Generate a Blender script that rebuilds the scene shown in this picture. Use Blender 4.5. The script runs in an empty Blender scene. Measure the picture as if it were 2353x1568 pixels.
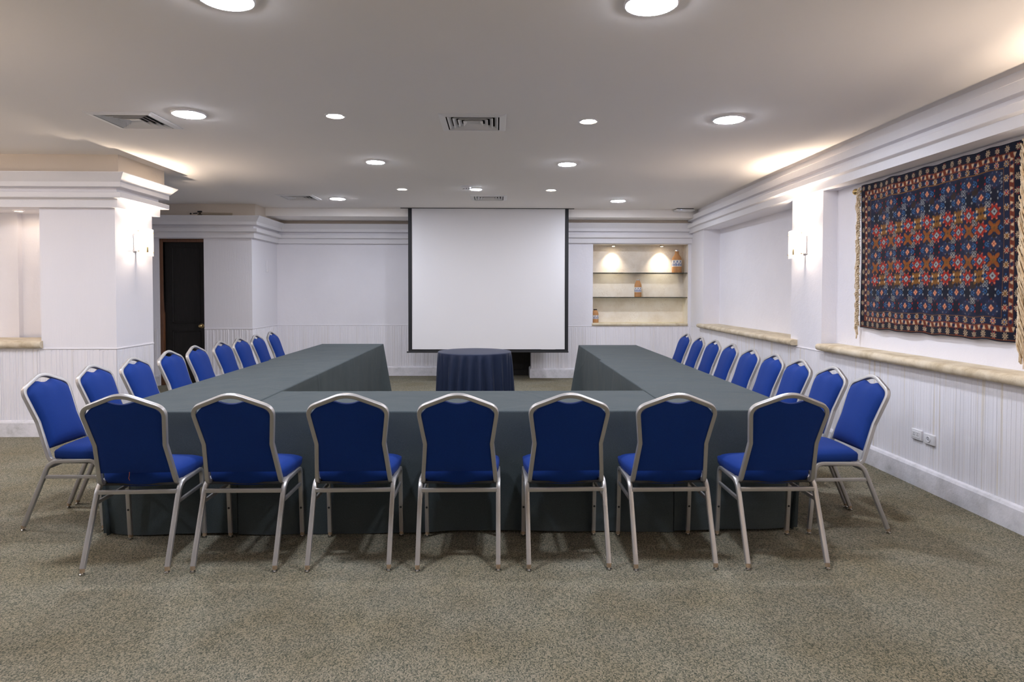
import bpy, bmesh, math, random
import numpy as np
from mathutils import Vector, Matrix

random.seed(7)
R = random.Random(11)
scene = bpy.context.scene
COL = scene.collection
PI = math.pi

# ------------------------------------------------------------------ mesh building
class MB:
    """collects verts / faces (with a material slot index) for one mesh"""
    def __init__(self):
        self.v = []; self.f = []; self.m = []
    def add(self, vs, fs, mi=0):
        o = len(self.v)
        self.v.extend([tuple(p) for p in vs])
        self.f.extend([tuple(i + o for i in q) for q in fs])
        self.m.extend([mi] * len(fs))
    def box(self, x0, x1, y0, y1, z0, z1, mi=0, bev=0.0, seg=2):
        if bev <= 0:
            vs = [(x0,y0,z0),(x1,y0,z0),(x1,y1,z0),(x0,y1,z0),(x0,y0,z1),(x1,y0,z1),(x1,y1,z1),(x0,y1,z1)]
            self.add(vs, [(0,3,2,1),(4,5,6,7),(0,1,5,4),(1,2,6,5),(2,3,7,6),(3,0,4,7)], mi)
            return
        bm = bmesh.new()
        bmesh.ops.create_cube(bm, size=1.0)
        for v in bm.verts:
            v.co = Vector(((x0+x1)/2 + v.co.x*(x1-x0), (y0+y1)/2 + v.co.y*(y1-y0), (z0+z1)/2 + v.co.z*(z1-z0)))
        bmesh.ops.bevel(bm, geom=list(bm.edges), offset=bev, segments=seg, affect='EDGES', profile=0.5)
        bm.verts.index_update()
        self.add([v.co[:] for v in bm.verts], [[v.index for v in f.verts] for f in bm.faces], mi)
        bm.free()
    def tube(self, pts, rx, ry=None, n=10, normal=(0,0,1), power=2.0, cap=True, mi=0):
        ry = ry or rx
        pts = [Vector(p) for p in pts]
        rings = []
        nrm = Vector(normal)
        if power > 2.5: n = 12
        for i, p in enumerate(pts):
            if i == 0: t = pts[1]-p
            elif i == len(pts)-1: t = p-pts[i-1]
            else: t = (pts[i+1]-p).normalized() + (p-pts[i-1]).normalized()
            t.normalize()
            nrm = nrm - t*nrm.dot(t)
            if nrm.length < 1e-6: nrm = t.orthogonal()
            nrm.normalize()
            b = t.cross(nrm)
            ring = []
            for k in range(n):
                a = 2*PI*(k+.5)/n
                c, s = math.cos(a), math.sin(a)
                e = 2/power
                if power > 2.5:      # rounded-rectangle section, three points to a corner
                    kk = int(k*12/n) if n != 12 else k
                    cu, cv = ((1,1),(-1,1),(-1,-1),(1,-1))[kk//3]
                    an = PI/4*(kk % 3)+PI/2*(kk//3); q = .22
                    ring.append(p + nrm*(rx*(cu*(1-q)+q*math.cos(an))) + b*(ry*(cv*(1-q)+q*math.sin(an))))
                    continue
                ring.append(p + nrm*(rx*math.copysign(abs(c)**e, c)) + b*(ry*math.copysign(abs(s)**e, s)))
            rings.append(ring)
        vs = [q for r in rings for q in r]
        fs = []
        for i in range(len(rings)-1):
            for k in range(n):
                a = i*n+k; c = i*n+(k+1) % n
                fs.append((a, c, c+n, a+n))
        if cap:
            fs.append(tuple(range(n))[::-1]); fs.append(tuple((len(rings)-1)*n+k for k in range(n)))
        self.add(vs, fs, mi)
    def lathe(self, prof, n=32, c=(0,0,0), mi=0, cap=True, axis='Z'):
        vs = []; fs = []
        for r, z in prof:
            for k in range(n):
                a = 2*PI*k/n
                if axis == 'Z': vs.append((c[0]+r*math.cos(a), c[1]+r*math.sin(a), c[2]+z))
                elif axis == 'Y': vs.append((c[0]+r*math.cos(a), c[1]+z, c[2]+r*math.sin(a)))
                else: vs.append((c[0]+z, c[1]+r*math.cos(a), c[2]+r*math.sin(a)))
        for i in range(len(prof)-1):
            for k in range(n):
                a = i*n+k; b = i*n+(k+1) % n
                fs.append((a, b, b+n, a+n))
        if cap:
            fs.append(tuple(range(n))[::-1]); fs.append(tuple((len(prof)-1)*n+k for k in range(n)))
        self.add(vs, fs, mi)
    def grid(self, P, mi=0, closed_u=False, flip=False):
        """P[i][j] points"""
        nu, nv = len(P), len(P[0])
        vs = [q for r in P for q in r]; fs = []
        for i in range(nu if closed_u else nu-1):
            for j in range(nv-1):
                a = i*nv+j; b = ((i+1) % nu)*nv+j
                q = (a, b, b+1, a+1)
                fs.append(q[::-1] if flip else q)
        self.add(vs, fs, mi)
    def quad(self, a, b, c, d, mi=0):
        self.add([a,b,c,d], [(0,1,2,3)], mi)
    def build(self, name, mats, parent=None, smooth=35, recalc=True):
        me = bpy.data.meshes.new(name)
        me.from_pydata(self.v, [], self.f)
        if not isinstance(mats, (list, tuple)): mats = [mats]
        for m in mats: me.materials.append(m)
        me.polygons.foreach_set('material_index', self.m)
        if recalc:
            bm = bmesh.new(); bm.from_mesh(me)
            bmesh.ops.remove_doubles(bm, verts=bm.verts, dist=1e-6)
            bmesh.ops.recalc_face_normals(bm, faces=bm.faces)
            bm.to_mesh(me); bm.free()
        if smooth:
            me.polygons.foreach_set('use_smooth', [True]*len(me.polygons))
            if smooth < 180: me.set_sharp_from_angle(angle=math.radians(smooth))
        me.update()
        o = bpy.data.objects.new(name, me)
        COL.objects.link(o)
        if parent is not None: o.parent = parent
        return o

def tag(o, label, cat, group=None):
    o['label'] = label; o['category'] = cat
    if group: o['group'] = group
    return o
def thing(name, label, cat, loc=(0,0,0), rz=0.0, group=None):
    o = bpy.data.objects.new(name, None); COL.objects.link(o)
    o.empty_display_size = .1
    o.location = loc; o.rotation_euler = (0,0,rz)
    return tag(o, label, cat, group)
def structure(o):
    o['kind'] = 'structure'; return o
def copy_tree(o, parent=None):
    c = o.copy(); COL.objects.link(c)
    if parent is not None: c.parent = parent
    for ch in list(o.children): copy_tree(ch, c)
    return c

def fillet(pts, radii, n=6):
    """polyline with rounded corners"""
    pts = [Vector(p) for p in pts]
    out = [pts[0]]
    for i in range(1, len(pts)-1):
        p, a, b = pts[i], pts[i-1]-pts[i], pts[i+1]-pts[i]
        r = radii[i]
        ang = a.angle(b)
        d = r/math.tan(ang/2) if r > 0 else 0
        d = min(d, a.length*.49, b.length*.49)
        if d < 1e-5 or ang > PI-.01: out.append(p); continue
        s = p + a.normalized()*d; e = p + b.normalized()*d
        for k in range(n+1):
            t = k/n
            out.append(s*(1-t)**2 + p*2*t*(1-t) + e*t*t)
    out.append(pts[-1])
    return out

def sweep(path, prof, z_add=0.0, closed=False, mi=0, mb=None):
    """profile [(d, z)] along a plan polyline; d is measured to the LEFT of travel; mitred corners"""
    P = [Vector((p[0], p[1])) for p in path]
    rows = []
    for i, p in enumerate(P):
        t1 = (P[i]-P[i-1]).normalized() if i > 0 else None
        t2 = (P[i+1]-P[i]).normalized() if i < len(P)-1 else None
        if t1 is None: n = Vector((-t2.y, t2.x)); k = 1
        elif t2 is None: n = Vector((-t1.y, t1.x)); k = 1
        else:
            n1 = Vector((-t1.y, t1.x)); n2 = Vector((-t2.y, t2.x))
            n = (n1+n2).normalized(); k = 1/max(.3, n.dot(n1))
        rows.append([(p.x+n.x*d*k, p.y+n.y*d*k, z+z_add) for d, z in prof])
    mb = mb or MB()
    mb.grid(rows, mi)
    return mb

# ------------------------------------------------------------------ materials
def new_mat(name):
    m = bpy.data.materials.new(name); m.use_nodes = True
    nt = m.node_tree
    b = nt.nodes['Principled BSDF']
    return m, nt, b
def node(nt, typ, **kw):
    n = nt.nodes.new(typ)
    for k, v in kw.items():
        if k in n.inputs: n.inputs[k].default_value = v
        else: setattr(n, k, v)
    return n
def simple(name, col, rough=.5, metal=0.0, spec=.5, **kw):
    m, nt, b = new_mat(name)
    b.inputs['Base Color'].default_value = (*col, 1)
    b.inputs['Roughness'].default_value = rough
    b.inputs['Metallic'].default_value = metal
    b.inputs['Specular IOR Level'].default_value = spec
    for k, v in kw.items(): b.inputs[k.replace('_', ' ')].default_value = v
    return m
def add_bump(m, scale, strength, dist=.002, stretch=(1,1,1), detail=4, prev=None, typ='noise', rough=.6):
    nt = m.node_tree; b = nt.nodes['Principled BSDF']
    tc = node(nt, 'ShaderNodeTexCoord')
    mp = node(nt, 'ShaderNodeMapping'); mp.inputs['Scale'].default_value = stretch
    nt.links.new(tc.outputs['Object'], mp.inputs['Vector'])
    if typ == 'noise':
        t = node(nt, 'ShaderNodeTexNoise', Scale=scale, Detail=detail, Roughness=rough); out = t.outputs['Fac']
    else:
        t = node(nt, 'ShaderNodeTexVoronoi', Scale=scale); out = t.outputs['Distance']
    nt.links.new(mp.outputs[0], t.inputs['Vector'])
    bp = node(nt, 'ShaderNodeBump', Strength=strength, Distance=dist)
    nt.links.new(out, bp.inputs['Height'])
    if prev: nt.links.new(prev.outputs[0], bp.inputs['Normal'])
    nt.links.new(bp.outputs[0], b.inputs['Normal'])
    return bp
def color_noise(m, scale, cols, stretch=(1,1,1), detail=5, rough=.6, mixin=None):
    """base colour through a ramp over noise; cols = [(pos, rgb)]"""
    nt = m.node_tree; b = nt.nodes['Principled BSDF']
    tc = node(nt, 'ShaderNodeTexCoord')
    mp = node(nt, 'ShaderNodeMapping'); mp.inputs['Scale'].default_value = stretch
    nt.links.new(tc.outputs['Object'], mp.inputs['Vector'])
    t = node(nt, 'ShaderNodeTexNoise', Scale=scale, Detail=detail, Roughness=rough)
    nt.links.new(mp.outputs[0], t.inputs['Vector'])
    r = node(nt, 'ShaderNodeValToRGB')
    while len(r.color_ramp.elements) < len(cols): r.color_ramp.elements.new(.5)
    for e, (p, c) in zip(r.color_ramp.elements, cols):
        e.position = p; e.color = (*c, 1)
    nt.links.new(t.outputs['Fac'], r.inputs['Fac'])
    nt.links.new(r.outputs['Color'], b.inputs['Base Color'])
    return r

WALL = (.83, .82, .86)
m_wall = simple('painted_plaster', WALL, .85, spec=.2)
color_noise(m_wall, 1.4, [(.3, (.81,.80,.84)), (.7, (.85,.84,.88))])
bp = add_bump(m_wall, 90, .35, .004, detail=6)
add_bump(m_wall, 14, .25, .01, prev=bp)
m_comb = simple('combed_plaster', WALL, .85, spec=.2)
bp = add_bump(m_comb, 60, .35, .004, stretch=(1,1,.06), detail=3)
add_bump(m_comb, 110, .25, .003, prev=bp)
m_dado = simple('grooved_plaster', WALL, .85, spec=.2)
color_noise(m_dado, 34, [(.30, (.79,.77,.78)), (.45, (.83,.82,.86)), (.7, (.85,.84,.88))], stretch=(1,1,.02), detail=2)
bp = add_bump(m_dado, 120, .3, .003, detail=5)
m_dado2 = simple('stained_grooved_plaster', WALL, .85, spec=.2)
color_noise(m_dado2, 34, [(.30, (.76,.71,.64)), (.40, (.81,.80,.83)), (.7, (.85,.84,.88))], stretch=(1,1,.02), detail=2)
bp = add_bump(m_dado2, 120, .3, .003, detail=5)
m_base = simple('scuffed_baseboard', WALL, .8, spec=.2)
color_noise(m_base, 5, [(.30, (.46,.47,.47)), (.44, (.68,.68,.71)), (.6, (.80,.79,.83))], detail=8, rough=.7)
add_bump(m_base, 60, .4, .005, detail=7)
m_ceil = simple('ceiling_paint', (.90,.865,.83), .9, spec=.15)
add_bump(m_ceil, 2.0, .25, .02, detail=2)
m_frieze = simple('plaster_moulding', (.82,.81,.83), .85, spec=.2)
add_bump(m_frieze, 25, .3, .006, detail=5)

m_tan = simple('beige_frieze_paint', (.66,.59,.51), .85, spec=.2)
add_bump(m_tan, 25, .25, .006, detail=4)
# carpet: looped weave in tan and grey green
m_carpet, nt, b = new_mat('loop_carpet')
tc = node(nt, 'ShaderNodeTexCoord')
mp = node(nt, 'ShaderNodeMapping'); mp.inputs['Rotation'].default_value = (0,0,.25); mp.inputs['Scale'].default_value = (1.25,.85,1)
nt.links.new(tc.outputs['Object'], mp.inputs['Vector'])
vo = node(nt, 'ShaderNodeTexVoronoi', Scale=150, Randomness=.4)
nt.links.new(mp.outputs[0], vo.inputs['Vector'])
sep = node(nt, 'ShaderNodeSeparateColor'); nt.links.new(vo.outputs['Color'], sep.inputs[0])
ramp = node(nt, 'ShaderNodeValToRGB')
els = ramp.color_ramp.elements
els[0].position = 0; els[0].color = (.060,.072,.057,1)
els[1].position = 1; els[1].color = (.39,.35,.278,1)
for p, c in ((.3,(.145,.150,.117)), (.55,(.265,.245,.185)), (.8,(.335,.31,.23))):
    e = els.new(p); e.color = (*c, 1)
ma = node(nt, 'ShaderNodeMath', operation='MULTIPLY_ADD'); ma.inputs[1].default_value = -1.5; ma.inputs[2].default_value = .86
nt.links.new(vo.outputs['Distance'], ma.inputs[0])
mb_ = node(nt, 'ShaderNodeMath', operation='MULTIPLY_ADD'); mb_.inputs[1].default_value = .60
nt.links.new(sep.outputs[0], mb_.inputs[0]); nt.links.new(ma.outputs[0], mb_.inputs[2])
nt.links.new(mb_.outputs[0], ramp.inputs['Fac'])
nz = node(nt, 'ShaderNodeTexNoise', Scale=1.6, Detail=4, Roughness=.6)
nt.links.new(tc.outputs['Object'], nz.inputs['Vector'])
r2 = node(nt, 'ShaderNodeValToRGB')
r2.color_ramp.elements[0].position = .35; r2.color_ramp.elements[0].color = (.88,.83,.74,1)
r2.color_ramp.elements[1].position = .62; r2.color_ramp.elements[1].color = (1,1,1,1)
nt.links.new(nz.outputs['Fac'], r2.inputs['Fac'])
mx = node(nt, 'ShaderNodeMix', data_type='RGBA', blend_type='MULTIPLY')
mx.inputs['Factor'].default_value = 1
nt.links.new(ramp.outputs['Color'], mx.inputs['A']); nt.links.new(r2.outputs['Color'], mx.inputs['B'])
nt.links.new(mx.outputs['Result'], b.inputs['Base Color'])
b.inputs['Roughness'].default_value = 1; b.inputs['Specular IOR Level'].default_value = .05
bpn = node(nt, 'ShaderNodeBump', Strength=.9, Distance=.005, invert=True)
nt.links.new(vo.outputs['Distance'], bpn.inputs['Height']); nt.links.new(bpn.outputs[0], b.inputs['Normal'])

def fabric(name, c0, c1, scale, bump=.25, sheen=.2, rough=.8):
    m = simple(name, c0, rough, spec=.2)
    color_noise(m, scale, [(.35, c0), (.65, c1)], detail=2)
    add_bump(m, scale, bump, .001, detail=2)
    bs = m.node_tree.nodes['Principled BSDF']
    bs.inputs['Sheen Weight'].default_value = sheen
    bs.inputs['Sheen Roughness'].default_value = .5
    return m
m_cloth = fabric('charcoal_tablecloth_fabric', (.041,.054,.059), (.067,.086,.092), 420, .35, .02)
bp0 = m_cloth.node_tree.nodes['Bump']
bp1 = add_bump(m_cloth, 2.6, .5, .05, detail=1.5, prev=bp0)
def creases(m, scale, strength, dist, prev):
    nt = m.node_tree; tc = node(nt, 'ShaderNodeTexCoord')
    v = node(nt, 'ShaderNodeTexVoronoi', Scale=scale, feature='DISTANCE_TO_EDGE')
    nz = node(nt, 'ShaderNodeTexNoise', Scale=2.0, Detail=2)
    mxv = node(nt, 'ShaderNodeMix', data_type='RGBA'); mxv.inputs['Factor'].default_value = .12
    nt.links.new(tc.outputs['Object'], nz.inputs['Vector']); nt.links.new(tc.outputs['Object'], mxv.inputs['A']); nt.links.new(nz.outputs['Color'], mxv.inputs['B'])
    nt.links.new(mxv.outputs['Result'], v.inputs['Vector'])
    mr = node(nt, 'ShaderNodeMapRange', interpolation_type='SMOOTHSTEP'); mr.inputs['From Max'].default_value = .03; mr.inputs['To Min'].default_value = 1; mr.inputs['To Max'].default_value = 0
    nt.links.new(v.outputs['Distance'], mr.inputs['Value'])
    bp = node(nt, 'ShaderNodeBump', Strength=strength, Distance=dist)
    nt.links.new(mr.outputs[0], bp.inputs['Height']); nt.links.new(prev.outputs[0], bp.inputs['Normal'])
    nt.links.new(bp.outputs[0], nt.nodes['Principled BSDF'].inputs['Normal'])
creases(m_cloth, 1.1, .5, .004, bp1)
m_navy = simple('navy_satin', (.009,.018,.050), .5, spec=.25)
m_navy.node_tree.nodes['Principled BSDF'].inputs['Sheen Weight'].default_value = .05
m_blue = fabric('royal_blue_upholstery', (.0018,.023,.165), (.004,.038,.235), 700, .3, .03)
m_metal = simple('champagne_silver_tube', (.46,.45,.44), .38, .6)
add_bump(m_metal, 250, .06, .0005)
m_brass = simple('brass', (.55,.40,.18), .3, 1.0)
m_steel = simple('polished_glide', (.6,.57,.52), .25, 1.0)
m_collar = simple('tan_collar', (.36,.27,.18), .6)
m_black = simple('black_plastic', (.012,.012,.013), .5)
m_blackfab = simple('black_screen_border', (.008,.009,.012), .6)
m_board = simple('dark_underside_board', (.03,.028,.026), .8)
m_screen = simple('matte_screen_fabric', (.80,.80,.82), .9, spec=.1)
m_white = simple('white_plastic', (.80,.80,.82), .4)
m_vent = simple('white_enamel_grille', (.80,.79,.78), .5)
m_duct = simple('duct_interior', (.02,.02,.022), .8)
m_wood_dark = simple('near_black_stained_door', (.0065,.0055,.005), .55, spec=.3)
color_noise(m_wood_dark, 20, [(.3, (.010,.009,.008)), (.7, (.018,.015,.013))], stretch=(4,4,.3))
m_wood_red = simple('red_brown_door_frame', (.06,.022,.010), .45)
color_noise(m_wood_red, 20, [(.3, (.10,.040,.018)), (.7, (.19,.080,.036))], stretch=(4,4,.3))
m_fringe = simple('cream_cotton_fringe', (.72,.58,.40), .95, spec=.1)
color_noise(m_fringe, 60, [(.3, (.56,.42,.26)), (.65, (.80,.68,.50))])
m_thread = simple('orange_thread', (.5,.12,.04), .9)

def stone(name, c0, c1, c2, scale, joints=False):
    m = simple(name, c1, .75, spec=.25)
    nt = m.node_tree; bs = nt.nodes['Principled BSDF']
    r = color_noise(m, scale, [(.3, c0), (.5, c1), (.72, c2)], detail=9, rough=.65)
    tc = node(nt, 'ShaderNodeTexCoord')
    vo = node(nt, 'ShaderNodeTexVoronoi', Scale=scale*17)
    nt.links.new(tc.outputs['Object'], vo.inputs['Vector'])
    nz = node(nt, 'ShaderNodeTexNoise', Scale=scale*1.5, Detail=3)
    nt.links.new(tc.outputs['Object'], nz.inputs['Vector'])
    mul = node(nt, 'ShaderNodeMath', operation='MULTIPLY'); mul.inputs[1].default_value = .50
    nt.links.new(nz.outputs['Fac'], mul.inputs[0])
    gt = node(nt, 'ShaderNodeMath', operation='LESS_THAN')
    nt.links.new(vo.outputs['Distance'], gt.inputs[0]); nt.links.new(mul.outputs[0], gt.inputs[1])
    sub = node(nt, 'ShaderNodeMath', operation='GREATER_THAN'); sub.inputs[1].default_value = .56
    nt.links.new(nz.outputs['Fac'], sub.inputs[0])
    an = node(nt, 'ShaderNodeMath', operation='MULTIPLY')
    nt.links.new(gt.outputs[0], an.inputs[0]); nt.links.new(sub.outputs[0], an.inputs[1])
    mx = node(nt, 'ShaderNodeMix', data_type='RGBA'); mx.inputs['B'].default_value = (c0[0]*.6, c0[1]*.5, c0[2]*.4, 1)
    sc_ = node(nt, 'ShaderNodeMath', operation='MULTIPLY'); sc_.inputs[1].default_value = .3
    nt.links.new(an.outputs[0], sc_.inputs[0])
    nt.links.new(sc_.outputs[0], mx.inputs['Factor']); nt.links.new(r.outputs['Color'], mx.inputs['A'])
    nt.links.new(mx.outputs['Result'], bs.inputs['Base Color'])
    add_bump(m, scale*3, .4, .006, detail=8)
    return m
m_sill = stone('cream_coral_stone', (.42,.34,.22), (.62,.54,.40), (.74,.67,.54), 7)
m_travertine = stone('pale_travertine', (.72,.64,.53), (.82,.76,.67), (.88,.84,.77), 3.5)

def emitter(name, col, strength):
    m, nt, b = new_mat(name)
    b.inputs['Base Color'].default_value = (.8,.8,.8,1)
    b.inputs['Emission Color'].default_value = (*col, 1)
    b.inputs['Emission Strength'].default_value = strength
    return m
m_led = emitter('cool_led_diffuser', (.84,.875,1.0), 205)
m_spot = emitter('warm_lamp_face', (1.0,.78,.57), 130)
m_bulb = emitter('warm_bulb', (1.0,.80,.62), 280)
m_niche = emitter('niche_lamp_face', (1.0,.78,.52), 60)

# frosted glass of the wall lamps, glass shelves
m_glass, nt, b = new_mat('frosted_lamp_glass')
nt.nodes.remove(b)
out = nt.nodes['Material Output']
tr = node(nt, 'ShaderNodeBsdfTransparent'); tr.inputs[0].default_value = (1,1,1,1)
tl = node(nt, 'ShaderNodeBsdfTranslucent'); tl.inputs[0].default_value = (.95,.93,.9,1)
gl = node(nt, 'ShaderNodeBsdfGlossy'); gl.inputs['Roughness'].default_value = .2
m1 = node(nt, 'ShaderNodeMixShader'); m1.inputs[0].default_value = .55
m2 = node(nt, 'ShaderNodeMixShader'); m2.inputs[0].default_value = .06
nt.links.new(tr.outputs[0], m1.inputs[1]); nt.links.new(tl.outputs[0], m1.inputs[2])
nt.links.new(m1.outputs[0], m2.inputs[1]); nt.links.new(gl.outputs[0], m2.inputs[2])
nt.links.new(m2.outputs[0], out.inputs[0])
m_shelf, nt, b = new_mat('clear_shelf_glass')
nt.nodes.remove(b)
out = nt.nodes['Material Output']
tr = node(nt, 'ShaderNodeBsdfTransparent'); tr.inputs[0].default_value = (.93,.96,.93,1)
gl = node(nt, 'ShaderNodeBsdfGlossy'); gl.inputs['Roughness'].default_value = .05
fr = node(nt, 'ShaderNodeFresnel', IOR=1.45)
m1 = node(nt, 'ShaderNodeMixShader')
nt.links.new(fr.outputs[0], m1.inputs[0]); nt.links.new(tr.outputs[0], m1.inputs[1]); nt.links.new(gl.outputs[0], m1.inputs[2])
nt.links.new(m1.outputs[0], out.inputs[0])
m_shelf_edge = simple('green_glass_edge', (.035,.04,.028), .15)

# ------------------------------------------------------------------ the room
CEIL = 2.83
DADO = .895
def relief(path, z0, z1, seed, amp=.005, lo=.010, hi=.05, name='wall', mat=None, ragged=True):
    """grooved lower wall: a plan polyline with a combed profile drawn straight up"""
    rr = random.Random(seed)
    mb = MB()
    for (ax, ay), (bx, by) in zip(path[:-1], path[1:]):
        L = math.hypot(bx-ax, by-ay)
        tx, ty = (bx-ax)/L, (by-ay)/L
        nx, ny = -ty, tx
        s = 0; cols = [(0, 0, 0)]
        while s < L-.03:
            w = rr.uniform(lo, hi); g = rr.choice((.006, .008, .011, .015)); h = amp*rr.uniform(.5, 1.3)
            a = min(s+w, L-.025)
            rg = rr.uniform(0, .022) if ragged else 0
            cols += [(a, 0, rg), (a+.002, h, rg), (a+g, h, rg), (a+g+.002, 0, rg)]
            s = a+g+.002
        cols.append((L, 0, 0))
        rows = []
        for s, h, rg in cols:
            x = ax+tx*s; y = ay+ty*s
            rows.append([(x+nx*h, y+ny*h, z0), (x+nx*h, y+ny*h, z1-.012-rg), (x+nx*.001, y+ny*.001, z1-.004-rg), (x, y, z1)])
        mb.grid(rows)
    return structure(mb.build(name, mat or m_dado, smooth=0))
def sheet(mb, path, z0, z1):
    mb.grid([[(x, y, z0), (x, y, z1)] for x, y in path])

# floor
mb = MB(); mb.quad((-8,-4,0),(4.2,-4,0),(4.2,12,0),(-8,12,0))
structure(mb.build('floor', m_carpet, smooth=0))

# ceiling, with square openings for the four air vents
VENTS = [(-.187,5.27), (-2.87,5.29), (-2.83,9.47), (-.112,9.43)]
VH = .245
xs = sorted({-8, 4.2} | {round(v[0]+s*VH, 4) for v in VENTS for s in (-1,1)})
ys = sorted({-4, 12} | {round(v[1]+s*VH, 4) for v in VENTS for s in (-1,1)})
mb = MB()
for i in range(len(xs)-1):
    for j in range(len(ys)-1):
        cx, cy = (xs[i]+xs[i+1])/2, (ys[j]+ys[j+1])/2
        if any(abs(cx-v[0]) < VH and abs(cy-v[1]) < VH for v in VENTS): continue
        mb.quad((xs[i],ys[j],CEIL),(xs[i],ys[j+1],CEIL),(xs[i+1],ys[j+1],CEIL),(xs[i+1],ys[j],CEIL))
structure(mb.build('ceiling', m_ceil, smooth=0))
mb = MB(); mb.box(-3.80,3.34,10.69,11.6,2.70,2.829)
structure(mb.build('ceiling_soffit', m_ceil, smooth=0))

# ---- walls out of the picture
mb = MB(); mb.quad((-8,-4,0),(4.2,-4,0),(4.2,-4,CEIL),(-8,-4,CEIL))
structure(mb.build('wall_rear', m_wall, smooth=0))
mb = MB(); mb.quad((-7.6,-4,0),(-7.6,7.3,0),(-7.6,7.3,CEIL),(-7.6,-4,CEIL))
structure(mb.build('wall_far_left', m_wall, smooth=0))

# ---- left front wall with pillar and niche (faces the camera, y = 6.70)
YL, XP, YB = 6.70, -3.85, 7.41
relief([(XP-.002,YB),(XP-.002,YL),(-7.6,YL)][::-1][0:2], 0, DADO, 3, .005, name='wall_left_dado')
relief([(XP,YL),(XP,YB)], 0, DADO, 4, .003, .012, .05, name='wall_left_pillar_dado')
mb = MB()
sheet(mb, [(-4.60,7.20),(-4.60,YL),(XP,YL),(XP,YB),(-5.75,YB)], DADO, 2.40)
structure(mb.build('wall_left_pillar', m_comb, smooth=0))
mb = MB()
sheet(mb, [(-5.75,YB),(XP,YB)], 0, DADO)
structure(mb.build('wall_left_pillar_back', m_wall, smooth=0))
mb = MB()
sheet(mb, [(-4.60,7.20),(-5.13,7.20),(-5.15,7.16),(-7.6,7.16)], .96, 2.32)
mb.quad((-7.6,YL,2.312),(-4.60,YL,2.312),(-4.60,7.2,2.312),(-7.6,7.2,2.312))
structure(mb.build('wall_left_niche', m_wall, smooth=0))

PROF = [(0,2.312),(.06,2.312),(.062,2.393),(.068,2.397),(.125,2.401),(.13,2.405),(.13,2.452),(.125,2.456),(.05,2.46),
        (.05,2.505),(.125,2.507),(.13,2.511),(.13,2.556),(.20,2.638),(.198,2.645),(.093,2.655),(.093,2.66)]
FRZ = [(.095,2.652),(.095,CEIL)]
def prof_scaled(k, dz=0): return [(d*k, z+dz) for d, z in PROF]
mb = sweep([(-5.75,YB),(XP,YB),(XP,YL),(-7.6,YL)], [(d,z) for d,z in PROF])
structure(mb.build('trim_1', m_frieze, smooth=0))
structure(sweep([(-5.75,YB),(XP,YB),(XP,YL),(-7.6,YL)], FRZ).build('trim_13', m_tan, smooth=0))          # cornice round the pillar
BASE = [(.028,0),(.028,.14),(.018,.158),(0,.166)]
def baseboard(name, path, dz=0):
    mb = sweep(path, [(d, z+(dz if z > .1 else 0)) for d, z in BASE]); return structure(mb.build(name, m_base, smooth=0))
mb = MB(); mb.box(-4.60,XP,2.65,3.35,0,CEIL-.001)
structure(mb.build('wall_near_left_pillar', m_comb, smooth=0))
NP = [(-4.60,2.65),(-4.60,3.35),(XP,3.35),(XP,2.65),(-4.60,2.65)]
structure(sweep(NP, PROF).build('trim_16', m_frieze, smooth=0)); structure(sweep(NP, FRZ).build('trim_17', m_tan, smooth=0))
structure(sweep(NP, BASE).build('baseboard_near_left', m_base, smooth=0))
baseboard('baseboard_left', [(XP,YB+.03),(XP,YL),(-7.6,YL)])
# dado lip
def lip(name, path): 
    mb = sweep(path, [(0,DADO+.006),(.006,DADO+.004),(.007,DADO-.006),(0,DADO-.012)]); return structure(mb.build(name, m_wall, smooth=0))
lip('trim_2', [(XP,YB),(XP,YL),(-4.62,YL)])

# ---- recess with the black door (wall y = 10.33)
YD, XR = 10.33, -3.83
mb = MB()
sheet(mb, [(-5.75,YD),(-5.75,YB)], 0, CEIL)
structure(mb.build('wall_recess_side', m_wall, smooth=0))
DX0, DX1, DZ = -5.27, -4.575, 2.30
mb = MB()
sheet(mb, [(DX1,YD),(XR,YD),(XR,11.5)][::-1], DADO, 2.40)
sheet(mb, [(-5.75,YD),(DX0,YD)], DADO, 2.40)
sheet(mb, [(DX0,YD),(DX1,YD)], DZ, 2.40)
sheet(mb, [(DX1,YD),(DX1,YD+.12)], 0, DZ); sheet(mb, [(DX0,YD+.12),(DX0,YD)], 0, DZ)
structure(mb.build('wall_door', m_comb, smooth=0))
relief([(XR,11.5),(XR,YD),(DX1,YD)], 0, DADO, 5, .005, name='wall_door_dado')
relief([(DX0,YD),(-5.75,YD)], 0, DADO, 6, .004, name='wall_door_dado_side')
mb = sweep([(.62,11.5),(XR,11.5),(XR,YD),(-5.75,YD)], prof_scaled(.95))
structure(mb.build('trim_3', m_frieze, smooth=0))
structure(sweep([(.62,11.5),(XR,11.5),(XR,YD),(-5.75,YD)], [(d*.95,z) for d,z in FRZ]).build('trim_14', m_tan, smooth=0))          # cornice of the door wall and back wall
baseboard('baseboard_back', [(-.2,11.5),(XR,11.5),(XR,YD),(DX1,YD)])
baseboard('baseboard_recess', [(DX0,YD),(-5.75,YD)])
lip('trim_4', [(-.2,11.5),(XR,11.5),(XR,YD),(DX1,YD)])

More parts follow.
